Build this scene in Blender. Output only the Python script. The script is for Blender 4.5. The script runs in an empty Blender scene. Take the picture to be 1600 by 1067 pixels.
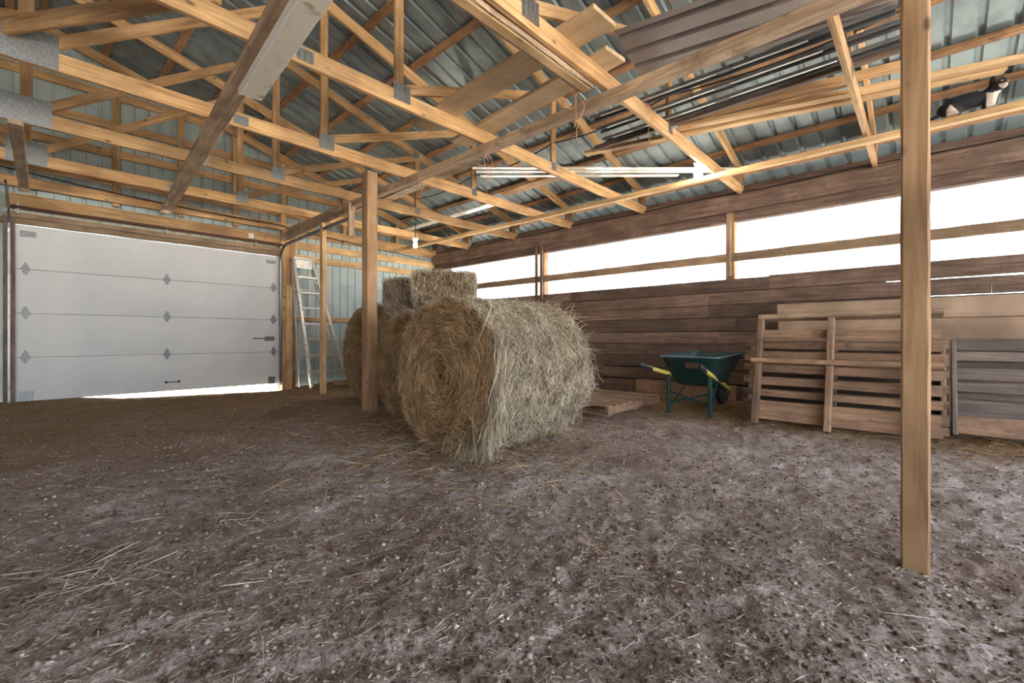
import bpy, bmesh, math, random
import numpy as np
from mathutils import Matrix, Vector, Quaternion
random.seed(7); rng = np.random.default_rng(7)
S = bpy.context.scene
col = S.collection

# ---------------------------------------------------------------- camera
F_PX, HZ, CAM_H = 700.0, 527.0, 0.9
_t = 646.0 / F_PX
CC = 1 / math.hypot(1, _t); SS = _t * CC
cam_d = bpy.data.cameras.new('camera'); cam = bpy.data.objects.new('camera', cam_d); col.objects.link(cam)
cam_d.sensor_width = 36; cam_d.sensor_fit = 'HORIZONTAL'; cam_d.lens = F_PX / 1600 * 36
cam_d.shift_y = -(533.5 - HZ) / 1600
cam_d.clip_start = 0.05; cam_d.clip_end = 500
cam.location = (0, 0, CAM_H)
cam.rotation_euler = (math.radians(90), 0, math.atan2(-CC, SS))
S.camera = cam
# ---------------------------------------------------------------- world, sun, exposure
W = bpy.data.worlds.new('sky'); S.world = W; W.use_nodes = True
bg = W.node_tree.nodes['Background']; bg.inputs[0].default_value = (0.86, 0.93, 1.0, 1); bg.inputs[1].default_value = 1.0
# overcast sky: three times as bright overhead as at the horizon, the same all round
_nt = W.node_tree; _g = _nt.nodes.new('ShaderNodeNewGeometry'); _s = _nt.nodes.new('ShaderNodeSeparateXYZ'); _m = _nt.nodes.new('ShaderNodeMapRange')
_nt.links.new(_g.outputs['Incoming'], _s.inputs[0]); _nt.links.new(_s.outputs[2], _m.inputs[0])
_m.inputs[1].default_value = 0; _m.inputs[2].default_value = -1; _m.inputs[3].default_value = 1.0; _m.inputs[4].default_value = 3.0
_nt.links.new(_m.outputs[0], bg.inputs[1])
sun_d = bpy.data.lights.new('sun', 'SUN'); sun_d.energy = 14.0; sun_d.angle = 0.02; sun_d.color = (1, .93, .82)
sun = bpy.data.objects.new('sun', sun_d); col.objects.link(sun)
sun.rotation_euler = Vector((0.25, -0.62, -1.0)).to_track_quat('-Z', 'Y').to_euler()
S.view_settings.view_transform = 'Standard'; S.view_settings.look = 'None'
S.view_settings.gamma = 1; S.view_settings.use_curve_mapping = False
S.view_settings.exposure = 2.4
S.cycles.use_denoising = True
S.cycles.max_bounces = 10; S.cycles.diffuse_bounces = 6

# ---------------------------------------------------------------- pixel -> place helpers
def ray(px, py):
    l = (px - 800) / F_PX
    return Vector((l * SS + CC, SS - l * CC, (HZ - py) / F_PX))
def onX(px, py, X): r = ray(px, py); d = X / r.x; return Vector((X, r.y * d, CAM_H + r.z * d))
def onY(px, py, Y): r = ray(px, py); d = Y / r.y; return Vector((r.x * d, Y, CAM_H + r.z * d))
def onZ(px, py, Z): r = ray(px, py); d = (Z - CAM_H) / r.z; return Vector((r.x * d, r.y * d, Z))

# ---------------------------------------------------------------- object helpers
WM = {}
def link(o, parent=None, world=None):
    col.objects.link(o)
    world = world or Matrix.Identity(4)
    o.matrix_basis = world; WM[o] = world
    if parent is not None:
        o.parent = parent
        o.matrix_parent_inverse = WM[parent].inverted()
    return o
def tag(o, label=None, cat=None, group=None, kind=None):
    if label: o['label'] = label
    if cat: o['category'] = cat
    if group: o['group'] = group
    if kind: o['kind'] = kind
    return o
def thing(name, loc, label=None, cat=None, group=None, kind=None):
    o = bpy.data.objects.new(name, None); o.empty_display_size = .1
    link(o, None, Matrix.Translation(Vector(loc)))
    return tag(o, label, cat, group, kind)
def mesh_np(name, V, Fq, mat, parent=None, world=None, smooth=False):
    """V (n,3), Fq (m,k) same-size faces"""
    V = np.asarray(V, dtype=np.float32).reshape(-1, 3); Fq = np.asarray(Fq, dtype=np.int32)
    me = bpy.data.meshes.new(name)
    m, k = Fq.shape
    me.vertices.add(len(V)); me.vertices.foreach_set('co', V.ravel())
    me.loops.add(m * k); me.loops.foreach_set('vertex_index', Fq.ravel())
    me.polygons.add(m); me.polygons.foreach_set('loop_start', np.arange(m, dtype=np.int32) * k)
    me.polygons.foreach_set('loop_total', np.full(m, k, dtype=np.int32))
    if smooth: me.polygons.foreach_set('use_smooth', np.ones(m, dtype=bool))
    me.update(calc_edges=True); me.validate()
    if mat: me.materials.append(mat)
    return link(bpy.data.objects.new(name, me), parent, world)
def mesh_py(name, V, Fs, mat, parent=None, world=None, smooth=False):
    me = bpy.data.meshes.new(name); me.from_pydata([tuple(v) for v in V], [], Fs); me.update()
    if smooth:
        for p in me.polygons: p.use_smooth = True
    if mat: me.materials.append(mat)
    return link(bpy.data.objects.new(name, me), parent, world)
def bm_obj(name, bm, mat, parent=None, world=None, smooth=False):
    me = bpy.data.meshes.new(name); bm.normal_update(); bm.to_mesh(me); bm.free()
    if smooth:
        for p in me.polygons: p.use_smooth = True
    if mat: me.materials.append(mat)
    return link(bpy.data.objects.new(name, me), parent, world)
def frame(p0, p1, up=(0, 0, 1)):
    p0 = Vector(p0); p1 = Vector(p1); x = (p1 - p0); L = x.length; x.normalize()
    up = Vector(up)
    if abs(x.dot(up)) > .98: up = Vector((0, 1, 0))
    y = up.cross(x).normalized(); z = x.cross(y)
    M = Matrix((x, y, z)).transposed().to_4x4(); M.translation = (p0 + p1) / 2
    return M, L
BOXC = {}
def box_mesh(L, w, h, mat, bev=0.003, wob=0.0):
    key = (round(L, 3), round(w, 4), round(h, 4), mat.name, bev) if wob == 0 else None
    if key and key in BOXC: return BOXC[key]
    bm = bmesh.new()
    if wob == 0:
        bmesh.ops.create_cube(bm, size=1)
        for v in bm.verts: v.co = Vector((v.co.x * L, v.co.y * w, v.co.z * h))
        if bev: bmesh.ops.bevel(bm, geom=list(bm.edges), offset=min(bev, w * .3, h * .3), segments=1, affect='EDGES')
    else:                                            # hewn board: cut along its length, edges wander
        n = max(4, int(L / .16)); rows = []
        c = min(.008, w * .2, h * .2)
        for i in range(n + 1):
            x = -L / 2 + L * i / n; rr = []
            for (sy, sz) in ((-1, -1), (1, -1), (1, 1), (-1, 1)):
                for k in (0, 1):
                    flip = (k == 0) == (sy * sz > 0)
                    yy = sy * (w / 2 - (0 if flip else c)); zz = sz * (h / 2 - (c if flip else 0))
                    rr.append(bm.verts.new((x, yy + random.uniform(-wob, wob), zz + random.uniform(-wob, wob))))
            rows.append(rr)
        for i in range(n):
            for k in range(8):
                a, b = rows[i], rows[i + 1]; k2 = (k + 1) % 8
                bm.faces.new((a[k], b[k], b[k2], a[k2]))
        bm.faces.new(rows[0]); bm.faces.new(list(reversed(rows[-1])))
        bmesh.ops.recalc_face_normals(bm, faces=list(bm.faces))
    me = bpy.data.meshes.new('board'); bm.to_mesh(me); bm.free(); me.materials.append(mat)
    if key: BOXC[key] = me
    return me
def beam(name, p0, p1, w, h, mat, parent=None, up=(0, 0, 1), bev=.003, wob=0.0, roll=0):
    """board from p0 to p1 (centre line); w across, h along up"""
    M, L = frame(p0, p1, up)
    if roll: M = M @ Matrix.Rotation(roll, 4, 'X')
    return link(bpy.data.objects.new(name, box_mesh(L, w, h, mat, bev, wob)), parent, M)
def tube_bm(bm, pts, r, seg=8, caps=True):
    pts = [Vector(p) for p in pts]; rings = []
    rs = r if isinstance(r, (list, tuple)) else [r] * len(pts)
    prev = None
    for i, p in enumerate(pts):
        t = (pts[min(i + 1, len(pts) - 1)] - pts[max(i - 1, 0)]).normalized()
        if prev is None:
            a = Vector((0, 0, 1)) if abs(t.z) < .9 else Vector((1, 0, 0))
            u = t.cross(a).normalized()
        else:
            u = (prev - t * prev.dot(t)).normalized()
        prev = u; v = t.cross(u)
        rings.append([bm.verts.new(p + (u * math.cos(2 * math.pi * k / seg) + v * math.sin(2 * math.pi * k / seg)) * rs[i]) for k in range(seg)])
    for a, b in zip(rings, rings[1:]):
        for k in range(seg): bm.faces.new((a[k], a[(k + 1) % seg], b[(k + 1) % seg], b[k]))
    if caps:
        bm.faces.new(list(reversed(rings[0]))); bm.faces.new(rings[-1])
def tube(name, pts, r, mat, parent=None, seg=8):
    bm = bmesh.new(); tube_bm(bm, pts, r, seg); bmesh.ops.recalc_face_normals(bm, faces=list(bm.faces))
    return bm_obj(name, bm, mat, parent, None, True)
def sag(p0, p1, drop, n=10):
    p0 = Vector(p0); p1 = Vector(p1)
    return [p0.lerp(p1, i / n) - Vector((0, 0, drop * 4 * (i / n) * (1 - i / n))) for i in range(n + 1)]

# ---------------------------------------------------------------- materials
def nmat(name):
    m = bpy.data.materials.new(name); m.use_nodes = True; nt = m.node_tree
    b = nt.nodes['Principled BSDF']
    return m, nt, b
def nd(nt, typ, **kw):
    n = nt.nodes.new(typ)
    for k, v in kw.items(): setattr(n, k, v)
    return n
def ramp(nt, stops):
    r = nt.nodes.new('ShaderNodeValToRGB'); e = r.color_ramp.elements
    while len(e) < len(stops): e.new(.5)
    for el, (p, c) in zip(e, stops): el.position = p; el.color = (*c, 1)
    return r
def mixc(nt, fac, a, b, mode='MIX'):
    n = nt.nodes.new('ShaderNodeMix'); n.data_type = 'RGBA'; n.blend_type = mode
    for sock, v in ((n.inputs[0], fac), (n.inputs[6], a), (n.inputs[7], b)):
        if hasattr(v, 'is_output'): nt.links.new(v, sock)
        elif isinstance(v, (int, float)): sock.default_value = v
        else: sock.default_value = (*v, 1)
    return n.outputs[2]
def wood(name, dark, mid, light, knot=.8, rough=.75, grain=1.0, stain=None, var=.35, bump=.25):
    m, nt, b = nmat(name); L = nt.links.new
    tc = nd(nt, 'ShaderNodeTexCoord'); oi = nd(nt, 'ShaderNodeObjectInfo')
    off = nd(nt, 'ShaderNodeVectorMath', operation='MULTIPLY_ADD')
    L(oi.outputs['Random'], off.inputs[0]); off.inputs[1].default_value = (37, 11, 23); L(tc.outputs['Object'], off.inputs[2])
    mp = nd(nt, 'ShaderNodeMapping'); mp.inputs['Scale'].default_value = (1.6 * grain, 26 * grain, 26 * grain); L(off.outputs[0], mp.inputs[0])
    n1 = nd(nt, 'ShaderNodeTexNoise'); n1.inputs['Scale'].default_value = 1; n1.inputs['Detail'].default_value = 5; n1.inputs['Distortion'].default_value = 1.2
    L(mp.outputs[0], n1.inputs['Vector'])
    r1 = ramp(nt, [(.28, dark), (.5, mid), (.72, light)]); L(n1.outputs[0], r1.inputs[0])
    c = r1.outputs[0]
    mp2 = nd(nt, 'ShaderNodeMapping'); mp2.inputs['Scale'].default_value = (4.5, 9, 9); L(off.outputs[0], mp2.inputs[0])
    vo = nd(nt, 'ShaderNodeTexVoronoi'); vo.inputs['Scale'].default_value = 1; L(mp2.outputs[0], vo.inputs['Vector'])
    rk = ramp(nt, [(.07, (1, 1, 1)), (.17, (0, 0, 0))]); L(vo.outputs['Distance'], rk.inputs[0])
    sc_ = nd(nt, 'ShaderNodeSeparateColor'); L(vo.outputs['Color'], sc_.inputs[0])
    gt = nd(nt, 'ShaderNodeMath', operation='GREATER_THAN'); L(sc_.outputs[0], gt.inputs[0]); gt.inputs[1].default_value = .72
    k2 = nd(nt, 'ShaderNodeMath', operation='MULTIPLY'); L(gt.outputs[0], k2.inputs[0]); k2.inputs[1].default_value = knot
    km = nd(nt, 'ShaderNodeMath', operation='MULTIPLY'); L(rk.outputs[0], km.inputs[0]); L(k2.outputs[0], km.inputs[1])
    c = mixc(nt, km.outputs[0], c, tuple(x * .35 for x in dark))
    n2 = nd(nt, 'ShaderNodeTexNoise'); n2.inputs['Scale'].default_value = 2.3; n2.inputs['Detail'].default_value = 6; L(off.outputs[0], n2.inputs['Vector'])
    r2 = ramp(nt, [(.35, (.62, .58, .56)), (.65, (1.12, 1.1, 1.08))]); L(n2.outputs[0], r2.inputs[0])
    c = mixc(nt, .8, c, r2.outputs[0], 'MULTIPLY')
    if stain:
        n3 = nd(nt, 'ShaderNodeTexNoise'); n3.inputs['Scale'].default_value = 5; n3.inputs['Detail'].default_value = 8; n3.inputs['Roughness'].default_value = .7; L(off.outputs[0], n3.inputs['Vector'])
        r3 = ramp(nt, [(.5, (0, 0, 0)), (.7, (1, 1, 1))]); L(n3.outputs[0], r3.inputs[0])
        c = mixc(nt, r3.outputs[0], c, stain)
    hv = nd(nt, 'ShaderNodeHueSaturation'); L(c, hv.inputs['Color'])
    mr = nd(nt, 'ShaderNodeMapRange'); mr.inputs[3].default_value = 1 - var; mr.inputs[4].default_value = 1 + var; L(oi.outputs['Random'], mr.inputs[0]); L(mr.outputs[0], hv.inputs['Value'])
    L(hv.outputs[0], b.inputs['Base Color']); b.inputs['Roughness'].default_value = rough
    bp = nd(nt, 'ShaderNodeBump'); bp.inputs['Strength'].default_value = bump; bp.inputs['Distance'].default_value = .01; L(n1.outputs[0], bp.inputs['Height']); L(bp.outputs[0], b.inputs['Normal'])
    return m
def plain(name, c, rough=.5, metal=0.0, spot=None, sc=8, lo=.5, hi=.7, emit=0):
    m, nt, b = nmat(name); L = nt.links.new
    b.inputs['Base Color'].default_value = (*c, 1); b.inputs['Roughness'].default_value = rough; b.inputs['Metallic'].default_value = metal
    if spot:
        tc = nd(nt, 'ShaderNodeTexCoord'); n = nd(nt, 'ShaderNodeTexNoise'); n.inputs['Scale'].default_value = sc; n.inputs['Detail'].default_value = 7
        L(tc.outputs['Object'], n.inputs['Vector']); r = ramp(nt, [(lo, (0, 0, 0)), (hi, (1, 1, 1))]); L(n.outputs[0], r.inputs[0])
        L(mixc(nt, r.outputs[0], c, spot), b.inputs['Base Color'])
    if emit:
        b.inputs['Emission Color'].default_value = (*c, 1); b.inputs['Emission Strength'].default_value = emit
    return m
def hay(name, stops, rough=.85):
    m, nt, b = nmat(name); L = nt.links.new
    g = nd(nt, 'ShaderNodeNewGeometry'); r = ramp(nt, stops); L(g.outputs['Random Per Island'], r.inputs[0])
    tc = nd(nt, 'ShaderNodeTexCoord'); n = nd(nt, 'ShaderNodeTexNoise'); n.inputs['Scale'].default_value = 5; n.inputs['Detail'].default_value = 4
    L(tc.outputs['Object'], n.inputs['Vector']); r2 = ramp(nt, [(.35, (.6, .55, .5)), (.65, (1.1, 1.1, 1.05))]); L(n.outputs[0], r2.inputs[0])
    L(mixc(nt, .8, r.outputs[0], r2.outputs[0], 'MULTIPLY'), b.inputs['Base Color']); b.inputs['Roughness'].default_value = rough
    b.inputs['Specular IOR Level'].default_value = .2
    return m
M_truss = wood('truss_wood', (.36, .20, .085), (.56, .345, .165), (.67, .455, .245), .85, var=.2)
M_pale = wood('pale_wood', (.50, .30, .13), (.66, .44, .22), (.76, .55, .31), .6, var=.15)
M_grime = wood('grimy_wood', (.28, .19, .125), (.44, .32, .22), (.56, .44, .31), .6, var=.15, stain=(.20, .13, .085))
M_wide = wood('wide_board', (.60, .43, .25), (.70, .53, .33), (.76, .60, .40), .5, var=.06, grain=.5, bump=.1)
M_gapshade = wood('gap_shade_boards', (.05, .038, .032), (.085, .065, .055), (.12, .09, .075), .4, var=.2)  # wood darkened so the gaps between pallet slats look shaded
M_purlin = wood('purlin_wood', (.20, .10, .05), (.35, .19, .09), (.48, .28, .14), .8, var=.25, stain=(.14, .08, .05))
M_barn = wood('barn_plank', (.10, .062, .048), (.185, .122, .094), (.27, .185, .145), .5, var=.3, stain=(.105, .074, .064), bump=.5)
M_post = wood('post_wood', (.32, .18, .09), (.45, .28, .15), (.53, .345, .20), .9, var=.1)
M_pallet = wood('pallet_wood', (.20, .12, .075), (.34, .215, .14), (.45, .30, .20), .6, var=.3, stain=(.17, .11, .08), bump=.5)
M_greyw = wood('grey_pallet_wood', (.12, .10, .09), (.20, .165, .145), (.28, .235, .20), .5, var=.2, bump=.5)
M_ply = wood('plywood', (.36, .25, .18), (.43, .31, .23), (.48, .36, .27), .15, var=.08, grain=.4, bump=.05)
M_weather = wood('weathered_header', (.22, .14, .085), (.34, .235, .15), (.44, .32, .21), .4, var=.15, stain=(.2, .13, .08))
M_roof = plain('galvanised_sheet', (.25, .31, .325), .42, .45, (.17, .205, .23), 3, .45, .65)
M_gable = plain('gable_sheet', (.42, .50, .50), .45, .2, (.34, .41, .42), 3, .45, .65)
M_zinc = plain('zinc', (.36, .38, .40), .45, .75, (.20, .21, .23), 110, .4, .6)
M_track = plain('track_steel', (.30, .32, .35), .4, .8, (.2, .2, .22), 10)
M_dark = plain('dark_steel', (.07, .07, .08), .5, .4, (.12, .10, .09), 12)
M_white = plain('door_paint', (.70, .71, .72), .45, 0, (.59, .61, .64), 1.3, .4, .75)
M_hinge = plain('hinge_steel', (.27, .28, .30), .5, .6, (.14, .14, .15), 40)
M_alu = plain('ladder_aluminium', (.62, .62, .60), .4, .45, (.42, .40, .38), 14, .5, .7)
M_fix = plain('white_enamel', (.78, .73, .64), .5, 0, (.42, .35, .26), 9, .60, .72)
M_brown = plain('brown_sheet', (.24, .20, .19), .35, .3, (.30, .25, .23), 4)
M_strip = plain('white_sheet_strip', (.82, .82, .78), .3, .3, (.55, .52, .45), 6, .55, .75)
M_black = plain('black_cable', (.012, .012, .014), .5)
M_twine = plain('orange_twine', (.62, .30, .18), .9)
M_net = plain('blue_twine', (.22, .42, .48), .7)
M_green = plain('barrow_green', (.012, .050, .052), .35, 0, (.05, .04, .035), 9, .58, .7)
M_yel = plain('handle_yellow', (.55, .46, .10), .5, 0, (.40, .30, .08), 12)
M_grip = plain('grip_rubber', (.02, .025, .04), .5)
M_tyre = plain('tyre', (.015, .015, .017), .7)
M_rust = plain('rust', (.12, .055, .035), .9, 0, (.05, .03, .025), 25)
M_tub = plain('dark_blue_tub', (.012, .018, .032), .5)
M_wire = plain('mesh_wire', (.10, .10, .105), .5, .3)
M_bulb = plain('bulb_glass', (1.0, .86, .66), .4, 0, emit=100)
M_jar = plain('jar_glass', (1.0, .90, .74), .4, 0, emit=35)
M_ceram = plain('lamp_holder', (.75, .73, .68), .4)
M_hayb = hay('hay_bale', [(0, (.16, .085, .04)), (.35, (.36, .22, .11)), (.7, (.54, .37, .21)), (1, (.78, .62, .42))])
M_haylit = hay('hay_bale_daylit', [(0, (.22, .16, .11)), (.3, (.46, .385, .29)), (.7, (.68, .60, .48)), (1, (.90, .84, .73))])  # paler, greyer stems: cool daylight on the bale sides put into the colour
M_hayd = plain('hay_core', (.15, .095, .05), .95, 0, (.08, .05, .028), 12, .4, .6)
M_straw = hay('straw_litter', [(0, (.12, .08, .06)), (.35, (.24, .18, .145)), (.7, (.46, .41, .36)), (1, (.80, .76, .69))])
M_strawg = hay('golden_straw', [(0, (.18, .10, .045)), (.5, (.34, .21, .09)), (1, (.50, .35, .17))])
M_chip = hay('pale_chips', [(0, (.30, .26, .22)), (.6, (.5, .46, .40)), (1, (.75, .72, .66))])

def floor_mat():
    m, nt, b = nmat('packed_dirt'); L = nt.links.new
    tc = nd(nt, 'ShaderNodeTexCoord')
    n1 = nd(nt, 'ShaderNodeTexNoise'); n1.inputs['Scale'].default_value = .9; n1.inputs['Detail'].default_value = 6; L(tc.outputs['Object'], n1.inputs['Vector'])
    n2 = nd(nt, 'ShaderNodeTexNoise'); n2.inputs['Scale'].default_value = 22; n2.inputs['Detail'].default_value = 9; n2.inputs['Roughness'].default_value = .7; L(tc.outputs['Object'], n2.inputs['Vector'])
    n3 = nd(nt, 'ShaderNodeTexNoise'); n3.inputs['Scale'].default_value = 90; n3.inputs['Detail'].default_value = 5; n3.inputs['Roughness'].default_value = .75; L(tc.outputs['Object'], n3.inputs['Vector'])
    r1 = ramp(nt, [(.35, (.20, .135, .115)), (.5, (.34, .285, .275)), (.64, (.50, .46, .46))]); 
    mx = nd(nt, 'ShaderNodeMath', operation='MULTIPLY_ADD'); L(n1.outputs[0], mx.inputs[0]); mx.inputs[1].default_value = .55
    h2 = nd(nt, 'ShaderNodeMath', operation='MULTIPLY'); L(n2.outputs[0], h2.inputs[0]); h2.inputs[1].default_value = .45; L(h2.outputs[0], mx.inputs[2])
    L(mx.outputs[0], r1.inputs[0])
    r3 = ramp(nt, [(.3, (.35, .30, .28)), (.5, (.95, .93, .92)), (.68, (1.75, 1.75, 1.75))]); L(n3.outputs[0], r3.inputs[0])
    c = mixc(nt, .85, r1.outputs[0], r3.outputs[0], 'MULTIPLY')
    # golden litter by the plank wall and door; bale shade browned into the floor
    sx = nd(nt, 'ShaderNodeSeparateXYZ'); L(tc.outputs['Object'], sx.inputs[0])
    e = nd(nt, 'ShaderNodeMapRange'); e.inputs[1].default_value = 4.7; e.inputs[2].default_value = 5.7; L(sx.outputs[0], e.inputs[0])
    e2 = nd(nt, 'ShaderNodeMapRange'); e2.inputs[1].default_value = 3.2; e2.inputs[2].default_value = 6.0; L(sx.outputs[1], e2.inputs[0])
    ad = nd(nt, 'ShaderNodeMath', operation='MAXIMUM'); L(e.outputs[0], ad.inputs[0]); L(e2.outputs[0], ad.inputs[1])
    m0 = nd(nt, 'ShaderNodeMath', operation='MULTIPLY'); L(n2.outputs[0], m0.inputs[0]); m0.inputs[1].default_value = 1.5; m0.use_clamp = True
    ml = nd(nt, 'ShaderNodeMath', operation='MULTIPLY'); L(ad.outputs[0], ml.inputs[0]); L(m0.outputs[0], ml.inputs[1])
    c = mixc(nt, ml.outputs[0], c, (.27, .17, .085))
    L(c, b.inputs['Base Color']); b.inputs['Roughness'].default_value = .92; b.inputs['Specular IOR Level'].default_value = .25
    b1 = nd(nt, 'ShaderNodeBump'); b1.inputs['Strength'].default_value = .55; b1.inputs['Distance'].default_value = .012; L(n3.outputs[0], b1.inputs['Height'])
    b2 = nd(nt, 'ShaderNodeBump'); b2.inputs['Strength'].default_value = .4; b2.inputs['Distance'].default_value = .02; L(n2.outputs[0], b2.inputs['Height']); L(b1.outputs[0], b2.inputs['Normal'])
    L(b2.outputs[0], b.inputs['Normal'])
    return m
M_floor = floor_mat()
M_out = plain('gravel_yard', (.52, .48, .42), .9, 0, (.42, .40, .33), 2)

# ---------------------------------------------------------------- building frame numbers
WX, GY, BY = 7.0, 9.1, -5.2         # plank wall, gable wall, wall behind
CZ = 2.95                           # underside of the truss bottom chords
def roof_z(x): return 5.297 - .29 * abs(x)        # centre line of the top chords

# value noise
def vnoise(x, y, seed=0):
    r = np.random.default_rng(seed); T = r.random((64, 64))
    xi = np.floor(x).astype(int); yi = np.floor(y).astype(int); fx = x - xi; fy = y - yi
    fx = fx * fx * (3 - 2 * fx); fy = fy * fy * (3 - 2 * fy)
    g = lambda a, b: T[a % 64, b % 64]
    return (g(xi, yi) * (1 - fx) + g(xi + 1, yi) * fx) * (1 - fy) + (g(xi, yi + 1) * (1 - fx) + g(xi + 1, yi + 1) * fx) * fy
def floor_h(x, y):
    x = np.asarray(x, float); y = np.asarray(y, float)
    h = (vnoise(x * .7, y * .7, 1) - .5) * .05 + (vnoise(x * 4, y * 4, 2) - .5) * .03 + (vnoise(x * 11 + 5, y * 11, 3) - .5) * .022 + (vnoise(x * 27, y * 27 + 9, 4) - .5) * .014
    fl = np.clip((y - 8.2) / .7, 0, 1)
    h = h * (1 - .8 * fl) - .025
    dip = np.clip((x - .75) / 2.4, 0, 1) * np.clip((4.2 - x) / 1.0, 0, 1) * np.clip((y - 7.6) / 1.4, 0, 1)
    lip = np.clip((1.0 - x) / .5, 0, 1) * np.clip((y - 8.3) / .6, 0, 1)
    return h - .095 * dip + .045 * lip

# ================================================================ STRUCTURE
def build_floor():
    na, nr = 640, 380
    inner = np.linspace(math.radians(-6), math.radians(96), na)
    outer = np.linspace(math.radians(96), math.radians(354), 90)[1:-1]
    th = np.concatenate([inner, outer]); n = len(th)
    cx, sy = np.cos(th), np.sin(th)
    with np.errstate(divide='ignore'):
        rx = np.where(cx > 0, (WX + .25) / np.maximum(cx, 1e-9), (7.2) / np.maximum(-cx, 1e-9))
        ry = np.where(sy > 0, (GY + .06) / np.maximum(sy, 1e-9), (-BY) / np.maximum(-sy, 1e-9))
    R = np.minimum(rx, ry)
    t = np.concatenate([[0.0], np.geomspace(.9, 11.5, nr)]); t = t / t[-1]
    # log spacing seen from the camera
    rad = np.outer(t, R)
    X = rad * cx; Y = rad * sy; Z = floor_h(X, Y)
    V = np.stack([X, Y, Z], -1).reshape(-1, 3)
    m = len(t)
    i, j = np.meshgrid(np.arange(m - 1), np.arange(n), indexing='ij')
    a = i * n + j; b = i * n + (j + 1) % n
    Fq = np.stack([a, a + n, b + n, b], -1).reshape(-1, 4)
    tag(mesh_np('floor', V, Fq, M_floor, None, None, True), 'packed dirt barn floor littered with straw', None, None, 'structure')
build_floor()
g = mesh_py('ground', [(-60, -60, -.16), (70, -60, -.16), (70, 70, -.16), (-60, 70, -.16)], [(0, 1, 2, 3)], M_out)
tag(g, 'pale gravel yard outside the barn', None, None, 'structure')

def ribbed(name, x0, x1, length, mat, parent, M, pitch=.2, rib=.022, extra=True):
    """sheet: ribs run along local X, profile across local Y from x0 to x1"""
    ys = []; y = x0
    while y < x1 - 1e-4:
        seq = [(0, 0), (.36, 0), (.42, .35), (.58, .35), (.64, 0)] if False else [(0, 0), (.30, 0), (.38, 1), (.52, 1), (.60, 0)]
        for q, hgt in seq:
            yy = y + q * pitch
            if yy <= x1: ys.append((yy, hgt * rib))
        y += pitch
    ys.append((x1, 0))
    V = []; n = len(ys)
    for xx in (-length / 2, length / 2):
        for (yy, zz) in ys: V.append((xx, yy, zz))
    for xx in (-length / 2, length / 2):
        for (yy, zz) in ys: V.append((xx, yy, zz + .0012))
    Fs = []
    for k in range(n - 1):
        Fs.append((k, k + 1, n + k + 1, n + k)); Fs.append((2 * n + k, 3 * n + k, 3 * n + k + 1, 2 * n + k + 1))
    return mesh_py(name, V, Fs, mat, parent, M)

# roof: sheets + purlins
ceil = thing('ceiling', (0, 0, 3), 'underside of the gabled metal roof', None, None, 'structure')
slope = math.atan(.29)
for side in (1, -1):
    Lr = 7.55 / math.cos(slope)
    xm = 7.55 / 2 * side
    y = BY
    k = 0
    while y < GY + .3:
        w = min(.9, GY + .35 - y)
        zc = roof_z(xm) + .07 + .045 + .006 * (k % 2)
        M = Matrix.Translation((xm, y, zc)) @ Matrix.Rotation(slope * side, 4, 'Y')
        ribbed('roof_sheet', 0, w + .03, Lr, M_roof, ceil, M, .225, .024)
        y += .9; k += 1
    xs = [.16, .8, 1.45, 2.1, 2.75, 3.4, 4.05, 4.7, 5.35, 6.0, 6.6, 7.15]
    for x in xs:
        zc = roof_z(x) + .07 + .02
        beam('purlin', (x * side, BY, zc), (x * side, GY + .2, zc), .089, .038, M_purlin, ceil, up=(math.sin(slope) * side, 0, math.cos(slope)))

V = []; Fs = []
for yy in (BY - .1, GY + .4): V += [(-.32, yy, roof_z(.32) + .15), (0, yy, roof_z(0) + .16), (.32, yy, roof_z(.32) + .15)]
mesh_py('ridge_cap', V, [(0, 1, 4, 3), (1, 2, 5, 4)], M_roof, ceil)
# plank wall with wire-covered openings
wr = thing('wall_right', (WX, 2, 0), 'barn wall of brown planks with wire-covered openings', None, None, 'structure')
rows = []; z = -.05
hs = [.235, .02, .185, .012, .19, .008, .19, .006, .185, .008, .20, .006, .175, .006, .185, .010, .185]
z0 = -.05
for q, hgt in enumerate(hs):
    if q % 2 == 0:
        rows.append((z0, z0 + hgt))
    z0 += hgt
jr = random.Random(3)
for r, (a, b) in enumerate(rows):
    y = GY - .1
    while y > BY:
        L = jr.uniform(2.4, 4.2)
        y2 = max(BY, y - L)
        dz = jr.uniform(-.004, .004); tl = jr.uniform(-.005, .005)
        top = r == len(rows) - 1
        add = .008 if top and y2 < 1.5 else 0
        hh = (b - a) - .002 + add * 1.6
        beam('plank', (WX + .02 + jr.uniform(-.006, .006), y - .0015, (a + b) / 2 + dz - tl + add), (WX + .02 + jr.uniform(-.006, .006), y2 + .0015, (a + b) / 2 + dz + tl + add), .042, hh, M_barn, wr, wob=.0025)
        y = y2
TOPZ = rows[-1][1]
for r in range(6, len(rows)):
    beam('light_stop_batten', (WX + .058, .35 - .3 * (r % 2), rows[r][0]), (WX + .058, GY - .1, rows[r][0]), .03, .07, M_barn, wr)  # added behind the upper plank gaps to stop daylight showing through
for yy in (9.0, 5.68, 2.12, -1.45, -5.0):
    beam('wall_post', (WX + .11, yy, -.1), (WX + .11, yy, 3.0), .14, .12, M_purlin, wr)
    if yy == 5.68:
        beam('stud', (WX - .02, yy - .05, 1.6), (WX - .02, yy - .05, 2.75), .038, .05, M_barn, wr)
        beam('stud', (WX - .02, yy + .09, 1.6), (WX - .02, yy + .09, 2.75), .038, .05, M_barn, wr)
    if yy == 2.12:
        beam('stud', (WX + .02, yy, 1.8), (WX + .02, yy, 2.72), .12, .05, M_weather, wr)
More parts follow.
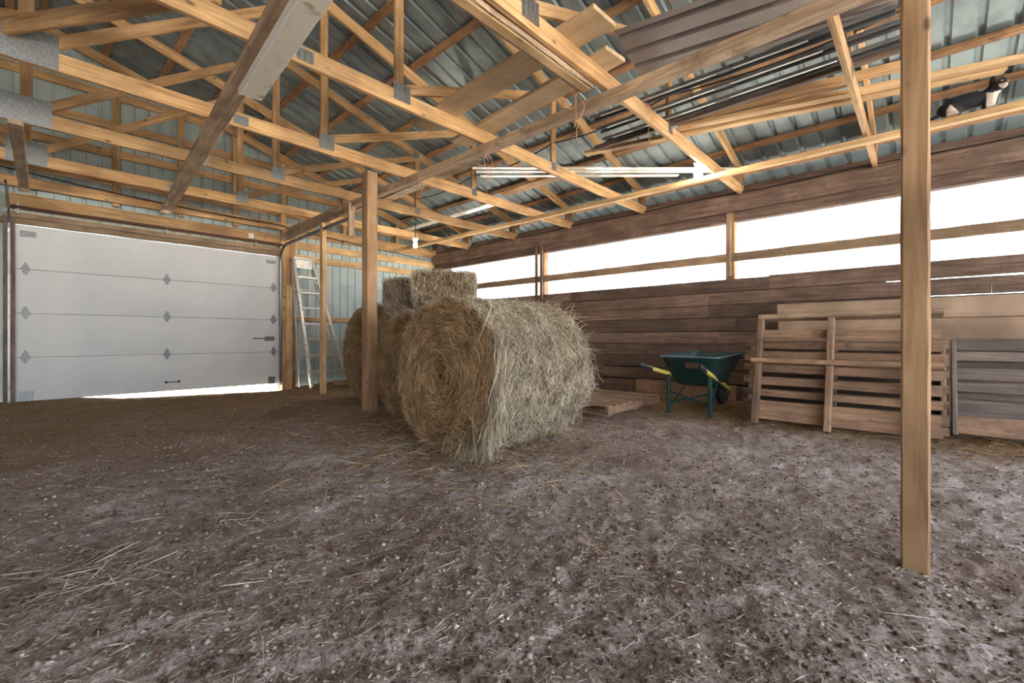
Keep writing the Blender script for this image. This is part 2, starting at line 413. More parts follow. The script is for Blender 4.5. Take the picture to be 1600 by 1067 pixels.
for a, b in ((9.2, 5.68), (5.68, 2.12), (2.12, -1.45), (-1.45, BY)):
    beam('rail', (WX + .05, a, 2.075), (WX + .05, b, 2.075), .05, .125, M_weather, wr, wob=.003)
    beam('top_plate', (WX - .02, a, 2.85), (WX - .02, b, 2.85), .05, .24, M_barn, wr, wob=.003)
    beam('header_board', (WX + .06, a, 2.67), (WX + .06, b, 2.67), .04, .15, M_barn, wr, wob=.002)
beam('plate', (WX + .12, BY, 3.0), (WX + .12, GY, 3.0), .24, .06, M_barn, wr)
beam('fascia', (WX + .52, BY, 2.985), (WX + .52, GY + .3, 2.985), .03, .60, M_barn, wr)
ribbed('light_stop_sheet', 0, GY - BY, 1.52, M_roof, wr, Matrix.Translation((WX + .19, GY, .60)) @ Matrix(((0, 0, 1, 0), (0, -1, 0, 0), (1, 0, 0, 0), (0, 0, 0, 1))), .225, .02)  # unseen sheet, added so the lower plank gaps stay dark
# welded wire
wv = []; wf = []
def wire(p, q, r=.0019):
    p = Vector(p); q = Vector(q); t = (q - p).normalized(); u = t.cross(Vector((1, 0, 0))).normalized() * r; v = Vector((1, 0, 0)) * r
    i = len(wv)
    for e in (p, q):
        wv.extend([e + u + v, e - u + v, e - v])
    wf.extend([(i, i + 1, i + 4, i + 3), (i + 1, i + 2, i + 5, i + 4), (i + 2, i, i + 3, i + 5)])
y = BY
while y < GY - .1:
    wire((WX + .09, y, 1.70), (WX + .09, y, 2.74)); y += .0254
z = 1.70
while z < 2.74:
    wire((WX + .092, BY, z), (WX + .092, GY - .1, z)); z += .0254
o = mesh_py('wire_mesh', wv, wf, M_wire, wr); o['kind'] = 'stuff'
# gable wall
wb = thing('wall_back', (3, GY, 0), 'metal clad gable wall with timber girts around the garage door', None, None, 'structure')
DX0, DX1, DH = -.10, 3.24, 2.44
def gsheet(xa, xb, za, zb):
    M = Matrix.Translation((xa, GY + .10, (za + zb) / 2)) @ Matrix(((0, 1, 0, 0), (0, 0, 1, 0), (1, 0, 0, 0), (0, 0, 0, 1)))
    # local X -> up (z), local Y -> world x, local Z -> world y
    return ribbed('siding_sheet', 0, xb - xa, zb - za, M_gable, wb, M, .17, .016)
x = DX1 + .02
while x < WX + .2:
    x2 = min(x + .86, WX + .22); gsheet(x, x2, -.1, 2.5); x = x2
x = -7.2
while x < DX0 - .02:
    x2 = min(x + .9, DX0 - .02); gsheet(x, x2, -.1, 2.5); x = x2
x = -7.2
while x < WX + .2:
    x2 = min(x + .9, WX + .22)
    zt = max(roof_z(x), roof_z(x2)) + .1
    zt = min(zt, min(roof_z(x), roof_z(x2)) + .1)
    o = gsheet(x, x2, 2.48, zt + .02); x = x2
    M2 = o
beam('corner_board', (WX + .3, GY + .09, 1.5), (WX + .3, GY + .09, 3.32), .62, .03, M_barn, wb, up=(0, 1, 0))
# wedge strips under the roof line
V = []; Fs = []
xs = np.linspace(-7.2, 7.2, 33)
for xx in xs: V += [(xx, GY + .125, roof_z(xx) - .35), (xx, GY + .125, roof_z(xx) + .13)]
for k in range(32): Fs.append((2 * k, 2 * k + 2, 2 * k + 3, 2 * k + 1))
mesh_py('gable_flashing', V, Fs, M_gable, wb)
for zz, w_, mt in ((1.27, .09, M_truss), (2.47, .13, M_pale), (2.72, .14, M_pale), (2.97, .14, M_truss)):
    beam('girt', (DX1 + .14, GY + .06, zz), (WX, GY + .06, zz), .04, w_, mt, wb)
for zz, xa, xb in ((3.3, -5, 6.4), (3.72, -4.6, 5.2), (4.15, -3.4, 3.8), (4.6, -2, 2.2)):
    beam('girt', (xa, GY + .06, zz), (xb, GY + .06, zz), .04, .12, M_truss, wb)
for xx in (.93, 1.75, 2.55, 3.36, 4.6, 5.9):
    beam('stud', (xx, GY + .02, 2.9), (xx, GY + .02, roof_z(xx)), .09, .04, M_truss, wb, up=(0, 1, 0))
beam('gable_chord', (-7, GY - .02, CZ + .07), (7, GY - .02, CZ + .07), .04, .14, M_truss, wb)
for s in (1, -1): beam('gable_rafter', (0, GY - .02, roof_z(0)), (7.05 * s, GY - .02, roof_z(7.05)), .04, .14, M_truss, wb)
# door surround
beam('jamb_post', (DX1 + .13, GY - .06, -.15), (DX1 + .13, GY - .06, 2.95), .14, .1, M_truss, wb, up=(0, 1, 0))
beam('jamb_post', (DX1 + .27, GY + .0, -.15), (DX1 + .27, GY + .0, 2.95), .10, .14, M_purlin, wb, up=(0, 1, 0))
beam('jamb_board', (DX1 + .17, GY - .13, -.12), (DX1 + .17, GY - .13, 1.9), .12, .03, M_pale, wb, up=(0, 1, 0))
beam('jamb_post', (DX0 - .06, GY - .03, -.12), (DX0 - .06, GY - .03, 2.55), .11, .12, M_barn, wb, up=(0, 1, 0))
beam('jamb_post', (DX0 - .22, GY - .03, -.12), (DX0 - .22, GY - .03, 2.9), .14, .14, M_barn, wb, up=(0, 1, 0))
beam('header_board', (DX0 - .2, GY - .05, 2.475), (DX1 + .08, GY - .05, 2.475), .05, .075, M_weather, wb, wob=.002)
beam('header_board', (DX0 - .1, GY - .07, 2.555), (DX1 + .08, GY - .07, 2.555), .05, .075, M_weather, wb, wob=.002)
beam('header_beam', (DX0 - .1, GY - .0, 2.76), (DX1 + .1, GY - .0, 2.76), .08, .19, M_truss, wb)
# sectional door
dr = thing('door_1', ((DX0 + DX1) / 2, GY, 0), 'closed white four-panel sectional garage door', None, None, 'structure')
ph = (DH - .02) / 4
for k in range(4):
    za = .02 + ph * k
    pn = beam('door_panel', (DX0 - .04, GY + .0, za + ph / 2), (DX1 + .05, GY + .0, za + ph / 2), .045, ph - .005, M_white, dr, bev=.004)
    if k == 0:
        bm = bmesh.new(); hx = (DX0 + DX1) / 2 - .03
        tube_bm(bm, [(hx, GY - .024, .17), (hx, GY - .06, .17), (hx + .17, GY - .06, .175), (hx + .17, GY - .024, .175)], .008, 6)
        for q in (0, .17): tube_bm(bm, [(hx + q, GY - .028, .17), (hx + q, GY - .022, .17)], .022, 8)
        bm_obj('handle', bm, M_dark, pn)
    if k == 1:
        beam('lock_plate', (DX1 - .22, GY - .03, za + .25), (DX1 - .06, GY - .03, za + .25), .02, .09, M_hinge, pn)
        beam('latch_bar', (DX1 - .42, GY - .04, za + .255), (DX1 - .05, GY - .04, za + .255), .012, .018, M_dark, pn)
    if k < 3:
        for hx in (DX0 + .09, (DX0 + DX1) / 2 - .02, DX1 - .07):
            zz = za + ph; yq = GY - .0225; s = .045
            V = [(hx - s, yq - .006, zz + .008), (hx + s, yq - .006, zz + .008), (hx + .010, yq - .006, zz + .095), (hx - .010, yq - .006, zz + .095),
                 (hx - s, yq - .006, zz - .008), (hx + s, yq - .006, zz - .008), (hx + .010, yq - .006, zz - .08), (hx - .010, yq - .006, zz - .08),
                 (hx - s, yq - .03, zz + .012), (hx + s, yq - .03, zz + .012), (hx + s, yq - .03, zz - .012), (hx - s, yq - .03, zz - .012),
                 (hx - .03, yq - .012, zz + .02), (hx + .03, yq - .012, zz + .02)]
            Fs = [(0, 1, 2, 3), (7, 6, 5, 4), (8, 9, 1, 0), (11, 10, 9, 8), (4, 5, 10, 11), (0, 4, 11, 8), (1, 9, 10, 5)]
            mesh_py('hinge', V, Fs, M_hinge, pn)
beam('outer_skin', (DX0 - .04, GY + .03, DH / 2 + .02), (DX1 + .05, GY + .03, DH / 2 + .02), .006, DH - .03, M_zinc, dr)
for (px_, s) in ((DX0 + .1, 1), (DX1 - .1, -1)):
    beam('corner_bracket', (px_ - .06, GY - .027, .09), (px_ + .06, GY - .027, .09), .008, .14, M_zinc, dr)
beam('top_bracket', (DX0 + .04, GY - .03, 2.32), (DX0 + .19, GY - .03, 2.32), .012, .08, M_hinge, dr)
beam('top_bracket', (DX1 - .19, GY - .03, 2.32), (DX1 - .04, GY - .03, 2.32), .012, .06, M_hinge, dr)
# tracks
def track(name, pts, w=.05, up0=(1, 0, 0)):
    bm = bmesh.new(); pts = [Vector(p) for p in pts]; ring = []
    for i, p in enumerate(pts):
        t = (pts[min(i + 1, len(pts) - 1)] - pts[max(i - 1, 0)]).normalized(); s_ = Vector(up0); n_ = s_.cross(t).normalized()
        prof = [(-.012, w / 2), (.012, w / 2), (.012, -w / 2), (-.012, -w / 2), (-.012, -w / 2 + .004), (.008, -w / 2 + .004), (.008, w / 2 - .004), (-.012, w / 2 - .004)]
        ring.append([bm.verts.new(p + s_ * a + n_ * b) for a, b in prof])
    for a, b in zip(ring, ring[1:]):
        for k in range(8): bm.faces.new((a[k], a[(k + 1) % 8], b[(k + 1) % 8], b[k]))
    bm.faces.new(ring[0]); bm.faces.new(list(reversed(ring[-1])))
    bmesh.ops.recalc_face_normals(bm, faces=list(bm.faces))
    return bm_obj(name, bm, M_track, dr)
for xx, yend in ((DX1 + .03, 6.35), (DX0 - .06, 7.6)):
    pts = [(xx, GY - .09, z_) for z_ in np.linspace(0.0, 2.3, 4)]
    pts += [(xx, GY - .09 - .33 * (1 - math.cos(a)), 2.3 + .33 * math.sin(a)) for a in np.linspace(.2, math.pi / 2, 7)]
    pts += [(xx + .0, yy, 2.63 + (GY - .42 - yy) * .02) for yy in np.linspace(GY - .6, yend, 4)]
    track('door_track', pts)
tube('spring_shaft', [(DX0 - .05, GY - .16, 2.645), (DX1 + .05, GY - .16, 2.645)], .024, M_rust, dr, 10)
for xx in (DX0 + 1.62, DX1 - .42, DX0 + .02): beam('shaft_bracket', (xx, GY - .15, 2.56), (xx, GY - .15, 2.70), .03, .05, M_zinc, dr, up=(0, 1, 0))

# closing walls out of view (left side, and the end behind the camera with its big open doorway)
wl = thing('wall_left', (-7.05, 2, 0), 'plain plank wall on the far side of the barn', None, None, 'structure')
for k in range(15): beam('plank', (-7.05, BY, .1 + .2 * k), (-7.05, GY, .1 + .2 * k), .04, .196, M_barn, wl)
wf_ = thing('wall_front', (0, BY, 0), 'open end of the barn under a metal gable', None, None, 'structure')
def fsheet(xa, xb, za, zb):
    M = Matrix.Translation((xa, BY, (za + zb) / 2)) @ Matrix(((0, 1, 0, 0), (0, 0, 1, 0), (1, 0, 0, 0), (0, 0, 0, 1)))
    return ribbed('siding_sheet', 0, xb - xa, zb - za, M_gable, wf_, M, .2, .016)
fsheet(-7.1, 7.2, 3.1, 3.35)
for xx in (-7.0, -3.6, 0.0, 3.6, 7.0): beam('end_post', (xx, BY, -.1), (xx, BY, 3.2), .15, .15, M_barn, wf_, up=(0, 1, 0))
V = [(-7.2, BY, 3.3), (7.2, BY, 3.3), (0, BY, 5.4)]; mesh_py('gable_sheet', V, [(0, 1, 2)], M_gable, wf_)

# ================================================================ TRUSSES
TY = [7.82, 6.35, 4.93, 3.45, 1.95, .45]
TL = ['orange timber roof truss next to the garage door wall', 'orange timber roof truss, second from the garage door wall',
      'orange timber roof truss carried by the thick square post beside the hay', 'orange timber roof truss above the twine-wrapped round bale, fourth from the door wall',
      'roof truss holding the white glowing lamp, fifth from the garage door wall', 'pale roof truss beside the stacked steel channels, farthest from the garage door wall']
tproto = thing('roof_truss', (0, TY[0], CZ), TL[0], 'truss', 'timber roof trusses')
t0y = TY[0]
parts = []
parts.append(beam('bottom_chord', (-6.95, t0y, CZ + .07), (7.05, t0y, CZ + .07), .04, .14, M_truss, tproto))
for s in (1, -1):
    parts.append(beam('top_chord', (0, t0y, roof_z(0)), (7.1 * s, t0y, roof_z(7.1)), .038, .125, M_truss, tproto))
    for xv, zt in ((2.25, roof_z(2.25) - .05), (4.5, roof_z(4.5) - .05)):
        parts.append(beam('web', (xv * s, t0y, CZ + .13), (xv * s, t0y, zt), .085, .036, M_truss, tproto, up=(0, 1, 0)))
    parts.append(beam('web', (.06 * s, t0y, CZ + .15), (2.2 * s, t0y, roof_z(2.2) - .06), .037, .09, M_truss, tproto))
    parts.append(beam('web', (2.3 * s, t0y, CZ + .17), (4.48 * s, t0y, roof_z(4.5) - .06), .037, .09, M_truss, tproto))
    parts.append(beam('heel_block', (6.9 * s, t0y, CZ + .13), (6.9 * s, t0y, roof_z(6.9)), .14, .05, M_dark if False else M_purlin, tproto, up=(0, 1, 0)))
parts.append(beam('web', (0, t0y, CZ + .13), (0, t0y, roof_z(0)), .085, .036, M_truss, tproto, up=(0, 1, 0)))
for (xc, zc, w_, h_) in ((2.27, CZ + .13, .17, .16), (-2.27, CZ + .13, .17, .16), (0, CZ + .13, .34, .26), (1.42, CZ + .07, .13, .09), (4.5, CZ + .1, .1, .1), (4.47, roof_z(4.47) - .02, .14, .1), (2.22, roof_z(2.22) - .02, .14, .1)):
    bm = bmesh.new(); nx = max(3, int(w_ / .02))
    for s in (-1, 1):
        for k in range(nx):          # toothed plate pressed from ribbed rows
            xa = xc - w_ / 2 + w_ * k / nx; xb = xa + w_ / nx * .72
            vs = [bm.verts.new((xx, t0y + s * (.021 + .006 * (k % 2)), zz)) for xx, zz in ((xa, zc - h_ / 2), (xb + w_ / nx * .3, zc - h_ / 2), (xb + w_ / nx * .3, zc + h_ / 2), (xa, zc + h_ / 2))]
            bm.faces.new(vs if s < 0 else list(reversed(vs)))
    parts.append(bm_obj('nail_plate', bm, M_zinc, tproto))
for yy, lb in zip(TY[1:], TL[1:]):
    r = bpy.data.objects.new('roof_truss', None); r.empty_display_size = .1
    link(r, None, Matrix.Translation((0, yy, CZ))); tag(r, lb, 'truss', 'timber roof trusses')
    for p in parts:
        c = p.copy(); link(c, r, Matrix.Translation((0, yy - t0y, 0)) @ WM[p])
    if yy < 2.5:
        pass
# ================================================================ POSTS
def post(name, x, y, w, h, top, mat, label, wob):
    M, L = frame((x, y, -.12), (x, y, top), (0, 1, 0))
    o = link(bpy.data.objects.new(name, box_mesh(L, w, h, mat, .004, wob)), None, M)
    return tag(o, label, 'post', None)
post('support_post', 2.42, .03, .092, .088, 2.95, M_post, 'slim square timber post standing alone in the open floor', .0022)
post('support_post', 2.90, 5.09, .14, .14, 2.95, M_post, 'thick square timber post beside the round hay bales', .002)
post('support_post', 3.30, 7.26, .075, .089, 2.77, M_pale, 'thin timber post in front of the stepladder', .001)

# ================================================================ BOARDS UNDER AND OVER THE CHORDS
def board_thing(name, p0, p1, w, h, mat, label, cat='board', group=None, up=(0, 0, 1), wob=.0012):
    return tag(beam(name, p0, p1, w, h, mat, None, up, wob=wob), label, cat, group)
board_thing('ceiling_runner', (3.30, .1, CZ - .045), (3.36, 9.0, CZ - .045), .10, .09, M_grime, 'long grimy runner board crossing under all roof trusses above the thick post')
board_thing('ceiling_runner', (5.86, -1.0, CZ - .03), (5.86, 8.95, CZ - .03), .085, .06, M_pale, 'pale runner board under the trusses that the cat lies on')
pL0 = onZ(415, 60, CZ - .03); pL1 = Vector((1.52, 9.0, CZ - .03)); pLs = pL0 + (pL0 - pL1) * .3
board_thing('ceiling_runner', pLs, pL1, .15, .055, M_grime, 'stained grey brown runner board above the white strip fixture')
board_thing('ceiling_runner', (-.07, 6.2, CZ - .05), (-.02, 9.0, CZ - .05), .10, .05, M_grime, 'short runner board ending over the garage door corner away from the ladder')
# white strip fixture under the runner
d = (pL1 - pLs).normalized(); e0 = onZ(391, 152, CZ - .1); e1 = e0 - d * 1.5
fx = thing('strip_fixture', e0, 'long dirty white metal strip fixture fixed under a runner board', 'light fixture')
beam('housing', e0 + Vector((0, 0, .03)), e1 + Vector((0, 0, .03)), .17, .055, M_fix, fx)
sd = Vector((0, 0, 1)).cross(d)
beam('side_lip', e0 + sd * .078 + Vector((0, 0, -.004)), e1 + sd * .078 + Vector((0, 0, -.004)), .016, .02, M_white, fx)
beam('end_cap', e0 + sd * .084 + d * .004 + Vector((0, 0, .03)), e0 - sd * .084 + d * .004 + Vector((0, 0, .03)), .008, .058, M_white, fx)
# dusty strip beside truss five
q0 = onZ(918, 140, CZ - .02); 
ds = thing('dusty_channel', q0, 'dust-caked pale channel hanging along a truss by the wide loose boards', 'channel')
beam('channel', q0 + Vector((0, 0, .0)), q0 + Vector((-2.2, .02, .0)), .075, .03, M_pale, ds)
for s in (-1, 1): beam('dusty_edge', q0 + Vector((0, s * .05, .015)), q0 + Vector((-2.2, s * .05 + .02, .015)), .022, .05, M_grime, ds, wob=.004)
# brace lying across chords at the left
board_thing('brace_board', (-.16, 5.0, CZ + .21), (.86, 3.42, CZ + .21), .04, .13, M_truss, 'loose orange brace board laid on edge across two truss chords', up=(0, 0, 1))
beamz = CZ + .14
def lying(name, pa, pb, z, w, h, mat, label, cat='board', wob=.001, ext=0):
    a = onZ(pa[0], pa[1], z); b = onZ(pb[0], pb[1], z); dd = (b - a).normalized()
    return board_thing(name, a - dd * ext, b + dd * ext, w, h, mat, label, cat, None, (0, 0, 1), wob)
# wide pale boards across trusses four and five (span the gap)
def wide(pa, pb, z, w, label):
    a = onZ(*pa, z); b = onZ(*pb, z); dd = (b - a).normalized()
    return board_thing('wide_board', a - dd * .5, b, w, .035, M_wide, label)
wide((703, 170), (945, 24), beamz + .018, .27, 'wide pale loose board over two trusses, end nearest the brown sheet edge')
wide((760, 200), (962, 84), beamz + .018, .25, 'wide pale loose board over two trusses, passing above the dusty channel tip')
lying('long_board', (915, 240), (1570, 108), beamz + .03, .10, .04, M_pale, 'long pale board lying on the trusses with a slanted cut end')
lying('long_board', (1060, 200), (1640, 82), beamz + .035, .11, .04, M_pale, 'long pale board lying on the trusses just above the slant-cut one')
lying('long_board', (1050, 190), (1420, 100), beamz + .092, .10, .06, M_truss, 'orange brown board lying under the roof beside steel channels')
lying('board_offcut', (958, 232), (1015, 220), beamz - .004, .09, .03, M_purlin, 'short dark board offcut tied with string under a long pale board')
lying('long_board', (560, 330), (720, 262), beamz + .045, .17, .03, M_grime, 'grimy wide board lying across the trusses above the thick post', ext=.3)
lying('long_board', (800, 298), (875, 275), beamz + .045, .20, .03, M_truss, 'wide orange board lying on the trusses near the plank wall', ext=.2)
lying('long_board', (640, 358), (760, 322), beamz + .04, .13, .03, M_strip, 'whitish board lying on the trusses above the lit bulb', ext=.4)
# brown ribbed sheet
a = onZ(985, 95, beamz + .085); b = onZ(1420, -45, beamz + .085); dd = (b - a); Ls = dd.length; dd.normalize(); nn = Vector((0, 0, 1)).cross(dd)
M = Matrix((dd, nn, Vector((0, 0, 1)))).transposed().to_4x4(); M.translation = (a + b) / 2
o = ribbed('roofing_sheet', -.42, .42, Ls, M_brown, None, M, .21, .03); tag(o, 'brown ribbed metal sheet stored on top of the trusses', 'metal sheet')
# steel channels (door track lengths)
for k, (pa, pb, lb) in enumerate((((925, 185), (1400, 12), 'dark steel door track length nearest the brown sheet, stored on trusses'),
                                  ((935, 203), (1420, 30), 'middle dark steel door track length stored on trusses'),
                                  ((945, 218), (1440, 48), 'dark steel door track length nearest the pale long boards'))):
    a = onZ(*pa, beamz + .04); b = onZ(*pb, beamz + .04); dd = (b - a).normalized(); nn = Vector((0, 0, 1)).cross(dd)
    t = thing('track_length', a, lb, 'steel channel')
    beam('web_plate', a, b, .095, .006, M_dark, t)
    for s in (-1, 1): beam('flange', a + nn * s * .046 + Vector((0, 0, -.012)), b + nn * s * .046 + Vector((0, 0, -.012)), .004, .03, M_track, t)
    beam('slide_strip', a + Vector((0, 0, -.008)) + dd * .1, b + Vector((0, 0, -.008)) - dd * .5, .022, .006, M_strip, t)
    for q in (.35, 1.2):
        beam('splice_plate', a + dd * q + Vector((0, 0, -.012)), a + dd * (q + .13) + Vector((0, 0, -.012)), .085, .008, M_dark, t)
a = onZ(930, 232, beamz + .02); b = onZ(1450, 62, beamz + .02)
board_thing('stained_board', a, b, .06, .05, M_barn, 'dark red brown board lying beside the stored steel tracks', wob=.001)
# white corner strips on chords
t = thing('metal_strip', onZ(740, 265, beamz), 'bundle of shiny white metal trim strips lying over the trusses', 'metal trim')
for k, (ya, yb) in enumerate(((262, 264), (268, 270), (275, 278))):
    a = onZ(738 + 6 * k, ya, beamz + .02); b = onZ(1180 - 60 * k, yb - 2 * k, beamz + .02)
    beam('strip', a, b, .075, .012, M_strip, t)
# track hanger at garage door
hg = thing('track_hanger', (3.3, 6.4, 2.4), 'weathered timber hanger holding the garage door track', 'hanger')
beam('arm', (3.32, 6.3, 2.88), (3.32, 9.0, 2.80), .05, .15, M_grime, hg, wob=.003)
beam('drop_board', (3.30, 6.33, 2.92), (3.30, 6.33, 2.42), .09, .04, M_grime, hg, up=(0, 1, 0), wob=.003)
beam('drop_board', (3.40, 6.40, 2.92), (3.30, 6.42, 2.45), .05, .04, M_grime, hg, up=(0, 1, 0), wob=.003)

# ================================================================ LAMPS
def lamp(p, label, rad=.036, jar=False):
    p = Vector(p); t = thing('bulb_lamp', p + Vector((0, 0, .1)), label, 'lamp')
    bm = bmesh.new(); tube_bm(bm, [p + Vector((0, 0, z_)) for z_ in (.11, .10, .06, .055)], [.055, .055, .03, .022], 14); bm_obj('holder', bm, M_ceram, t, None, True)
    bm = bmesh.new()
    prof = [(.058, .016), (.04, .018), (.015, .030), (-.015, .037), (-.04, .030), (-.055, .014), (-.058, .002)]
    if jar: prof = [(.058, .03), (.05, .05), (.0, .052), (-.06, .050), (-.075, .03), (-.078, .002)]
    tube_bm(bm, [p + Vector((0, 0, a)) for a, b in prof], [b for a, b in prof], 14)
    bm_obj('bulb', bm, M_jar if jar else M_bulb, t, None, True)
    tube('cord', [p + Vector((0, 0, .11)), p + Vector((0, -.02, max(.16, CZ + .02 - p.z)))], .006, M_black, t, 6)
lamp(onY(649, 382, 6.40), 'bare lit bulb hanging in front of the hay stack')
lamp(onY(1091, 268, 2.02), 'lit white jar lamp fixed on the side of a roof truss', jar=True)

# ================================================================ CABLES AND TWINE
tag(tube('power_cable', [(WX - .05, y_, 2.985 + .012 * math.sin(y_ * 3)) for y_ in np.linspace(-1.5, 8.8, 40)], .008, M_black, None, 6), 'black cable stapled along the top of the plank wall', 'cable')
tag(tube('power_cable', sag((-.4, 8.95, 3.17), (3.2, 8.95, 3.02), .05) + sag((3.2, 8.95, 3.02), (6.6, 8.95, 2.8), .03), .009, M_black, None, 6), 'black cable strung along the garage door wall', 'cable')
tag(tube('power_cable', sag((4.5, 6.35, 3.25), (4.5, 4.93, 3.3), .06) + sag((4.5, 4.93, 3.3), (4.5, 3.45, 3.35), .07) + sag((4.5, 3.45, 3.35), (4.5, 1.95, 3.4), .07) + sag((4.5, 1.95, 3.4), (4.6, .0, 3.45), .07), .008, M_black, None, 6), 'black cable looping from truss to truss under the roof', 'cable')
for k, (x, y, z, L, lb) in enumerate(((3.3, 4.55, 2.9, .42, 'loose orange twine looped over the runner board by the thick post'), (3.32, 3.4, 2.88, .5, 'orange twine tied round the runner board below the white strips'),
                                      (3.1, 2.1, 2.95, .45, 'orange twine hanging from the tip of the dusty channel'), (5.86, .95, 2.9, .12, 'short string end hanging from the cat board'), (4.0, 1.9, 3.1, .3, 'string hanging from a long pale board tip'))):
    t = thing('twine', (x, y, z), lb, 'twine')
    for j in range(3):
        pts = []; r = random.Random(k * 7 + j)
        for i in range(12):
            u = i / 11
            pts.append((x + .05 * math.sin(u * 7 + j * 2) * (1 + j * .4) + r.uniform(-.004, .004), y + .05 * math.cos(u * 6 + j) + .04 * j, z + .03 - u * L * (1 - .3 * j)))
        tube('strand', pts, .0028, M_twine, t, 5)

# ================================================================ HAY
def ribbons(name, P, D, L, wid, mat, parent, droop=.0, bend=.35, nseg=3, seed=1):
    r = np.random.default_rng(seed); N = len(P)
    D = D / np.linalg.norm(D, axis=1, keepdims=True)
    rnd = r.normal(size=(N, 3)); side = np.cross(D, rnd); side /= np.maximum(np.linalg.norm(side, axis=1, keepdims=True), 1e-6)
    B = np.cross(side, D)
    cv = r.normal(size=(N, 1)) * bend
    V = np.zeros((N, nseg + 1, 2, 3), np.float32)
    for s in range(nseg + 1):
        u = s / nseg - .5
        c = P + D * (L * u)[:, None] + B * (cv * (u * u - .08) * L[:, None])
        c[:, 2] -= droop * L * u * u
        w = (wid * (1 - .6 * abs(2 * u)))[:, None] * .5
        V[:, s, 0] = c - side * w; V[:, s, 1] = c + side * w
    base = (np.arange(N) * (nseg + 1) * 2)[:, None]
    q = []
    for s in range(nseg):
        q.append(np.concatenate([base + 2 * s, base + 2 * s + 1, base + 2 * s + 3, base + 2 * s + 2], 1))
    Fq = np.stack(q, 1).reshape(-1, 4)
    o = mesh_np(name, V.reshape(-1, 3), Fq, mat, parent); o['kind'] = 'stuff'
    return o
def round_bale(x0, x1, yc, zb, R, label, n_side, n_face, seed, detail=True):
    r = np.random.default_rng(seed)
    t = thing('round_bale', ((x0 + x1) / 2, yc, zb), label, 'hay bale', 'round hay bales')
    zc = zb + R * .97; L = x1 - x0
    na, nx = 72, 18
    ang = np.linspace(0, 2 * np.pi, na, endpoint=False); xs = np.linspace(0, 1, nx)
    prof = []                                           # (x, radius) from face centre over the shoulder to the far face
    for q in np.linspace(.0005, .93, 10): prof.append((x0 + .015 - .05 * (1 - q), R * q))
    for u in xs: prof.append((x0 + .03 + (L - .06) * u, R * (1 - .035 * abs(2 * u - 1) ** 6)))
    for q in np.linspace(.93, .02, 6): prof.append((x1 - .015 + .02 * (1 - q), R * q))
    prof = np.array(prof)
    A, PX = np.meshgrid(ang, prof[:, 0]); _, PR = np.meshgrid(ang, prof[:, 1])
    nz = vnoise(A * 5 / np.pi * 3, PX * 9 + seed, seed) - .5
    rings = np.sin(PX * 2 * np.pi / .165) * .010 * (PR > R * .94)
    PR2 = PR * (1 + .035 * nz) + rings
    sagz = np.where(np.sin(A) < -.8, .96, 1.0)
    V = np.stack([PX + .02 * nz, yc + PR2 * np.cos(A) * 1.015, np.maximum(zc + PR2 * np.sin(A) * .985, zb + .005)], -1).reshape(-1, 3)
    m = len(prof); i, j = np.meshgrid(np.arange(m - 1), np.arange(na), indexing='ij'); a = i * na + j; b = i * na + (j + 1) % na
    mesh_np('hay_body', V, np.stack([a, b, b + na, a + na], -1).reshape(-1, 4), M_hayd, t, None, True)
    # outer wrap of stems
    N = n_side
    a_ = r.uniform(0, 2 * np.pi, N); u = r.uniform(x0 + .01, x1 - .01, N)
    ring = np.sin(u * 2 * np.pi / .165) * .012
    rr = R * (1 + r.normal(0, .012, N)) + .012 + ring
    P = np.stack([u, yc + rr * np.cos(a_), zc + rr * np.sin(a_) * .985], 1)
    T = np.stack([np.zeros(N), -np.sin(a_), np.cos(a_)], 1); Rd = np.stack([np.zeros(N), np.cos(a_), np.sin(a_)], 1); Ax = np.array([1., 0, 0])
    D = T + Ax * r.normal(0, .85, (N, 1)) + Rd * r.normal(0, .38, (N, 1))
    P[:, 2] = np.maximum(P[:, 2], zb + .02)
    ribbons('loose_stems', P, D, r.uniform(.05, .22, N), r.uniform(.003, .0065, N), M_haylit, t, .25, .5, 3, seed)
    # face
    N = n_face
    q = np.sqrt(r.uniform(0.002, 1, N)) * R * .99; a_ = r.uniform(0, 2 * np.pi, N)
    P = np.stack([x0 - .035 * (1 - q / R) - .004 + r.normal(0, .008, N), yc + q * np.cos(a_), zc + q * np.sin(a_) * .985], 1)
    T = np.stack([np.zeros(N), -np.sin(a_), np.cos(a_)], 1); Rd = np.stack([np.zeros(N), np.cos(a_), np.sin(a_)], 1)
    D = T + Rd * r.normal(0, .35, (N, 1)) + Ax * r.normal(0, .13, (N, 1)) + np.array([0, 0, 1.]) * r.normal(0, .25, (N, 1))
    P[:, 2] = np.maximum(P[:, 2], zb + .02)
    ribbons('face_stems', P, D, r.uniform(.06, .3, N) * np.clip(q / R + .25, .3, 1), r.uniform(.003, .006, N), M_hayb, t, .15, .5, 3, seed + 50)
    if detail:
        # frayed skirt that hangs off the shoulder of the face, and stray stems
        N = 900; a_ = r.normal(-.45, .55, N) * 1.0
        P = np.stack([x0 + r.normal(.02, .04, N), yc - np.abs(R * np.cos(a_)) * 1.02 - r.uniform(0, .04, N), zc + R * np.sin(a_) + r.normal(0, .05, N)], 1)
        D = np.stack([r.normal(-.12, .2, N), r.normal(.05, .3, N), -np.ones(N)], 1)
        P[:, 2] = np.maximum(P[:, 2], zb + .06)
        ribbons('frayed_stems', P, D, r.uniform(.12, .42, N), r.uniform(.003, .006, N), M_haylit, t, .1, .5, 4, seed + 90)
        N = 420; a_ = r.uniform(-.6, 3.6, N); u = np.where(r.random(N) < .5, x1 + r.normal(0, .03, N), r.uniform(x0, x1, N))
        P = np.stack([u, yc + R * 1.05 * np.cos(a_), zc + R * 1.05 * np.sin(a_)], 1)
